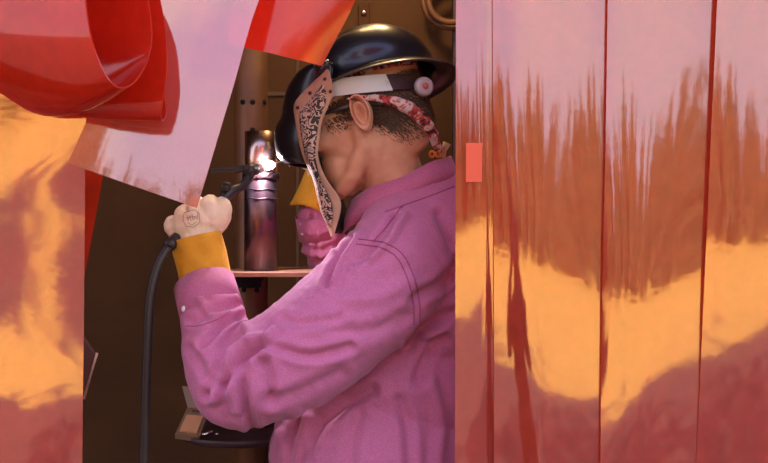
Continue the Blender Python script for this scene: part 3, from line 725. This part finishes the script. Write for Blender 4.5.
# pipe pieces
pipe = empty('steel_pipe', PC); tag(pipe, 'short upright steel pipe being welded, standing on the small shelf', 'pipe')
hz = lambda y: P(261, y, 2.2).z
zj = hz(173)
q = MB(); q.lathe([(PR-.006, PC.z-PC.z), (PR, 0), (PR, zj-PC.z-.004), (PR-.004, zj-PC.z), (PR-.006, zj-PC.z)], (PC.x, PC.y, PC.z), (0, 0, 1), 56, close=True); q.build('lower_pipe', STEELP, pipe)
q = MB(); zt = hz(132)-PC.z; q.lathe([(PR-.006, zj-PC.z), (PR-.004, zj-PC.z), (PR-.001, zj-PC.z+.004), (PR-.001, zt), (PR-.006, zt)], (PC.x, PC.y, PC.z), (0, 0, 1), 56, close=True); q.build('upper_pipe', STEELC, pipe)
q = MB()
pts = []
for k in range(121):
    a = 2*PI*k/40; pts.append(Vector((PC.x+(PR+.001)*math.cos(a), PC.y+(PR+.001)*math.sin(a), zj-.012+.008*(k/120)+.0012*math.sin(a*14))))
q.tube(pts, .0042, 8); V, N, Fc = remesh(q, .0014, 1)
for i in range(len(V)): V[i] += N[i]*.0015*noise.noise(Vector(V[i])*160)
mesh_obj('weld_bead', [Vector(v) for v in V], Fc, STEELP, pipe)
q = MB()
for py_ in (190, 199):
    for k in range(40):
        a = 2*PI*k/40
    q.tube([Vector((PC.x+(PR+.0004)*math.cos(2*PI*k/40), PC.y+(PR+.0004)*math.sin(2*PI*k/40), hz(py_)+.001*math.sin(k))) for k in range(41)], .0012, 6)
q.build('scribe_ring', STEELP, pipe)
# torch
torch = empty('welding_torch', P(252, 170, 2.1)); tag(torch, 'black welding torch held in the cream glove, its cable curving down to the floor', 'welding torch')
hd = P(251.5, 170, 2.085); arc = P(267, 165, 2.155)
dirc = (arc-hd).normalized()
q = MB(); q.tube(*spath([P(168, 247, 1.965), P(190, 226, 2.02), P(215, 207, 2.035), P(229, 193, 2.045), P(240, 187, 2.06), P(248, 179, 2.075), hd], [.011, .0125, .0125, .0115, .0088, .0085, .0095], 6), 20); q.build('handle', RUBBER, torch)
q = MB(); q.tube([P(225, 189, 2.03), P(226.5, 184, 2.025)], [.0085, .0095], 16); q.ell(P(226.5, 184, 2.025), (.0095, .0095, .004)); q.build('trigger_button', RUBBER, torch)
q = MB(); q.tube([hd-dirc*.018, hd-dirc*.01, hd+dirc*.012, hd+dirc*.016], [.011, .0135, .0135, .0115], 24); q.build('torch_head', RUBBER, torch)
q = MB(); q.tube([hd-dirc*.014, P(244, 168.5, 2.08), P(232, 169.5, 2.075), P(214, 170.5, 2.07), P(211, 171, 2.07)], [.009, .0085, .0055, .0045, .004], 16); q.build('back_cap', RUBBER, torch)
q = MB(); q.tube([hd+dirc*.012, hd+dirc*.03, hd+dirc*.045], [.0125, .0125, .010], 24); q.build('ceramic_cup', CERAM, torch)
q = MB(); q.tube(*spath([P(168, 247, 1.965), P(158, 266, 1.955), P(150, 300, 1.95), P(147, 360, 1.95), P(145, 430, 1.95), P(144, 520, 1.95), P(150, 800, 1.96), Vector((-.38, 2.05, .02)), Vector((-.1, 2.5, .015)), Vector((.6, 2.7, .015))], [.0085]*10, 10), 16); q.build('cable', RUBBER, torch)
# filler rod
q = MB(); q.tube([P(318, 150, 2.3), P(300, 158, 2.26), arc+Vector((.012, -.002, .004))], .0012, 8); tag(q.build('filler_rod', CHROME), 'thin filler rod reaching from behind the hood to the arc', 'rod')
# arc
EM = bpy.data.materials.new('arc_plasma'); EM.use_nodes = True; nt = EM.node_tree; nt.nodes.clear(); e = nt.nodes.new('ShaderNodeEmission'); e.inputs[0].default_value = (1, .93, 1, 1); e.inputs[1].default_value = 60
o_ = nt.nodes.new('ShaderNodeOutputMaterial'); nt.links.new(e.outputs[0], o_.inputs[0])
q = MB(); q.ell(arc, (.017, .008, .0095)); tag(q.build('welding_arc', EM), 'brilliant white welding arc glowing at the pipe joint', 'welding arc')

# ------------------------------------------------------------ small things
# open tin on the tray
tin = empty('tin_box', P(192, 432, 2.26)); tag(tin, 'small open tin with a tan lining on the round tray', 'tin')
R = Matrix.Rotation(D(-14), 3, 'Z')
tb = P(193, 434, 2.24)
A0 = P(175, 434, 2.19); A1 = P(199, 437, 2.19); A2 = P(210, 409, 2.28); A3 = P(187, 408, 2.28)
def slab(p, th, name, mt, par):
    nrm = (p[1]-p[0]).cross(p[3]-p[0]).normalized(); vs = list(p)+[q_-nrm*th for q_ in p]
    return mesh_obj(name, vs, [(0,1,2,3), (7,6,5,4), (0,4,5,1), (1,5,6,2), (2,6,7,3), (3,7,4,0)], mt, par, smooth=False)
TINM = mat('tin_metal', (.3, .2, .13), .4, metal=.4); TINL = mat('tan_rods', (.62, .33, .17), .6, bump=.5, bscale=120)
slab([A0, A1, A2, A3], .012, 'box_base', TINM, tin)
def lerp4(s, t): return A0.lerp(A1, s).lerp(A3.lerp(A2, s), t)
up = Vector((0, -.001, .003))
slab([lerp4(.14, .1)+up, lerp4(.86, .1)+up, lerp4(.86, .7)+up, lerp4(.14, .7)+up], .003, 'lining', TINL, tin)
slab([P(188, 409, 2.285), P(211, 410, 2.285), P(207, 388, 2.32), P(182, 386, 2.32)], .004, 'lid', TINM, tin)
slab([lerp4(.3, .8)+up, lerp4(.75, .8)+up, lerp4(.75, .88)+up, lerp4(.3, .88)+up], .002, 'clasp', CHROME, tin)
q = MB(); q.tube(*spath([P(200, 435, 2.21), P(206, 434, 2.21), P(213, 431, 2.22)], [.003, .0045, .003], 4), 12); q.ell(P(217, 434, 2.22), (.004, .004, .003)); tag(q.build('chuck_key', CHROME), 'small shiny metal fitting lying beside the open tin', 'fitting')
# metal tray leaning behind left strip
leanb = slab([P(60, 330, 2.2), P(84, 336, 2.2), P(96, 353, 2.25), P(84, 400, 2.25)], .01, 'metal_box', WALLR, None)
tag(leanb, 'dark red metal box partly hidden behind the left strips', 'box')
q = MB(); q.tube([P(97, 353, 2.24), P(93, 366, 2.24), P(84, 399, 2.24)], .003, 8); ob = q.build('pale_edge', TAN, leanb)
# bracket on the wall above the hat
m_ = MB(); a = P(364, 15, YW-.01); m_.box(a, (.03, .02, .07)); br = m_.build('wall_bracket', WALL, smooth=False, bevel=.002); tag(br, 'small bolted metal bracket on the wall above the hard hat', 'bracket')
q = MB(); q.ell(a+Vector((0, -.014, .005)), (.008, .006, .008)); q.build('bolt', CHROME, br)
# coiled hose top right
q = MB()
for k, rr_ in enumerate((.075, .06)):
    c = P(451, 0, YW-.06-.03*k); q.tube([c+Vector((rr_*math.cos(t*2*PI/40), 0, rr_*math.sin(t*2*PI/40))) for t in range(41)], .009, 12)
tag(q.build('coiled_hose', POST), 'coiled hose hanging on the wall at the top, right of the hard hat', 'hose')
# orange earplugs by the nape
ORG_M = mat('orange_foam', (.85, .3, .06), .6)
q = MB()
for x in (432, 438):
    c = P(x, 154, 2.2); q.tube([c+Vector((.005*math.cos(t*PI/8), 0, .006*math.sin(t*PI/8))) for t in range(17)], .0022, 8)
tag(q.build('ear_plugs', ORG_M), 'pair of small orange rings beside the man\'s nape', 'ear plugs')
q = MB(); q.tube([P(441, 158, 2.22), P(444, 150, 2.22), P(447, 143, 2.22)], [.01, .006, .009], 12); tag(q.build('valve_fitting', TAN), 'pale knobbed fitting between the man\'s nape and the curtain', 'fitting')
# orange patch on the edge strip
q = MB(); a = P(466, 143, 1.769); b = P(482, 182, 1.769); q.box((a+b)/2, (b.x-a.x, .0015, a.z-b.z)); tag(q.build('patch', mat('orange_patch', (.8, .1, .04), .5), FIRST, smooth=False), 'bright orange patch')
# ------------------------------------------------------------ added lamp, unseen, for the warm light on hat and wall
lampo = empty('added_lamp', (-.16, 2.35, 2.45)); tag(lampo, 'added unseen lamp above the man, lighting hat and wall', 'lamp')
q = MB(); q.lathe([(.03, .12), (.05, .1), (.11, 0), (.113, .0), (.053, .104), (.03, .125)], (-.16, 2.35, 2.45), (0, 0, 1), 32); q.build('lamp_shade', POST, lampo)
q = MB(); q.ell((-.16, 2.35, 2.45), (.1, .1, .03)); q.build('bulb', mat('bulb_glow', (1, .8, .5), .5, emit=(1, .68, .3), estr=12), lampo)
ld = bpy.data.lights.new('lamp_light', 'POINT'); ld.energy = 14; ld.color = (1, .68, .32); ld.shadow_soft_size = .06; lo = bpy.data.objects.new('lamp_light', ld); COL.objects.link(lo); lo.location = (-.0, 2.45, 2.4)
ld = bpy.data.lights.new('arc_light', 'POINT'); ld.energy = 6; ld.color = (.95, .85, 1); ld.shadow_soft_size = .006; lo = bpy.data.objects.new('arc_light', ld); COL.objects.link(lo); lo.location = arc+Vector((-.004, -.012, .002))
# photographer
def photographer():
    G = mat('dark_jacket', (.025, .02, .03), .8); y0 = -.42
    m = MB(); m.ell((0, y0, 1.4), (.072, .088, .11)); m.tube([(0, y0-.01, 1.32), (0, y0-.01, 1.2)], [.05, .055], 14)
    m.ell((0, y0, 1.1), (.15, .095, .16)); m.ell((0, y0, .92), (.135, .09, .2)); m.ell((0, y0, .76), (.15, .1, .11))
    m.tube([(0, y0+.08, 1.4), (0, y0+.105, 1.375)], [.01, .012], 8)
    for s in (1, -1):
        m.tube(*spath([(s*.14, y0, 1.2), (s*.2, y0+.04, 1.02), (s*.13, y0+.2, 1.2), (s*.055, y0+.32, 1.36)], [.055, .043, .036, .025], 6), 14)
        for k in range(4): m.tube([(s*.05, y0+.32, 1.35+.012*k), (s*.06, y0+.355, 1.355+.013*k), (s*.03, y0+.36, 1.358+.013*k)], [.009, .008, .006], 8)
        m.tube([(s*.05, y0+.315, 1.35), (s*.035, y0+.33, 1.39)], [.009, .008], 8)
        m.tube(*spath([(s*.08, y0, .76), (s*.085, y0+.01, .42), (s*.09, y0, .05)], [.085, .058, .042], 6), 14); m.tube([(s*.09, y0-.03, .03), (s*.1, y0+.15, .02)], [.04, .03], 10)
    V, N, Fc = remesh(m, .007, 4)
    p = mesh_obj('person', [Vector(v) for v in V], Fc, G, origin=(0, y0, 0)); tag(p, 'person in dark clothes photographing the booth, mirrored dimly in the strips', 'person')
    q = MB(); q.ell((0, y0-.012, 1.425), (.08, .095, .1)); q.build('hair', HAIR, p)
    q = MB(); q.box((0, y0+.34, 1.38), (.15, .008, .07)); tag(q.build('phone', RUBBER, smooth=False, bevel=.003), 'dark phone held up by the photographer in front of the booth', 'phone')
photographer()
# ------------------------------------------------------------ sun, sky, camera
sd = bpy.data.lights.new('sun', 'SUN'); sd.energy = 14; sd.color = (1, .9, .72); sd.angle = .009; so = bpy.data.objects.new('sun', sd); COL.objects.link(so)
so.rotation_euler = (Vector((-.35, 1, .85))).to_track_quat('Z', 'Y').to_euler()
leafy(-3, 9, 15, 3.5, 1, 'tall leafy tree behind the booth to the left'); leafy(4, 10, 13, 3.2, 2, 'tall leafy tree behind the booth to the right')
w = bpy.data.worlds.new('sky'); bpy.context.scene.world = w; w.use_nodes = True; nt = w.node_tree; bg = nt.nodes['Background']
tc = nt.nodes.new('ShaderNodeTexCoord'); sp = nt.nodes.new('ShaderNodeSeparateXYZ'); nt.links.new(tc.outputs['Generated'], sp.inputs[0])
rp = nt.nodes.new('ShaderNodeValToRGB'); rp.color_ramp.elements[0].color = (.85, .84, 1, 1); rp.color_ramp.elements[0].position = 0; rp.color_ramp.elements[1].color = (.42, .5, 1, 1); rp.color_ramp.elements[1].position = .7
nt.links.new(sp.outputs['Z'], rp.inputs[0])
nz = nt.nodes.new('ShaderNodeTexNoise'); nz.inputs['Scale'].default_value = 3; nz.inputs['Detail'].default_value = 6; nt.links.new(tc.outputs['Generated'], nz.inputs['Vector'])
mx = nt.nodes.new('ShaderNodeMixRGB'); mx.blend_type = 'MIX'; r2 = nt.nodes.new('ShaderNodeValToRGB'); r2.color_ramp.elements[0].position = .45; r2.color_ramp.elements[1].position = .65; nt.links.new(nz.outputs['Fac'], r2.inputs[0])
nt.links.new(r2.outputs[0], mx.inputs[0]); nt.links.new(rp.outputs[0], mx.inputs[1]); mx.inputs[2].default_value = (.95, .93, 1, 1)
nt.links.new(mx.outputs[0], bg.inputs[0]); bg.inputs[1].default_value = 1.7
cd = bpy.data.cameras.new('camera'); cd.sensor_width = 36; cd.lens = F/768*36; cam = bpy.data.objects.new('camera', cd); COL.objects.link(cam); cam.location = (0, 0, CZ); cam.rotation_euler = (PI/2, 0, 0)
cd.clip_start = .02; cd.clip_end = 500
sc = bpy.context.scene; sc.camera = cam
sc.view_settings.view_transform = 'Standard'; sc.view_settings.look = 'None'; sc.view_settings.exposure = 0.38; sc.view_settings.gamma = 1
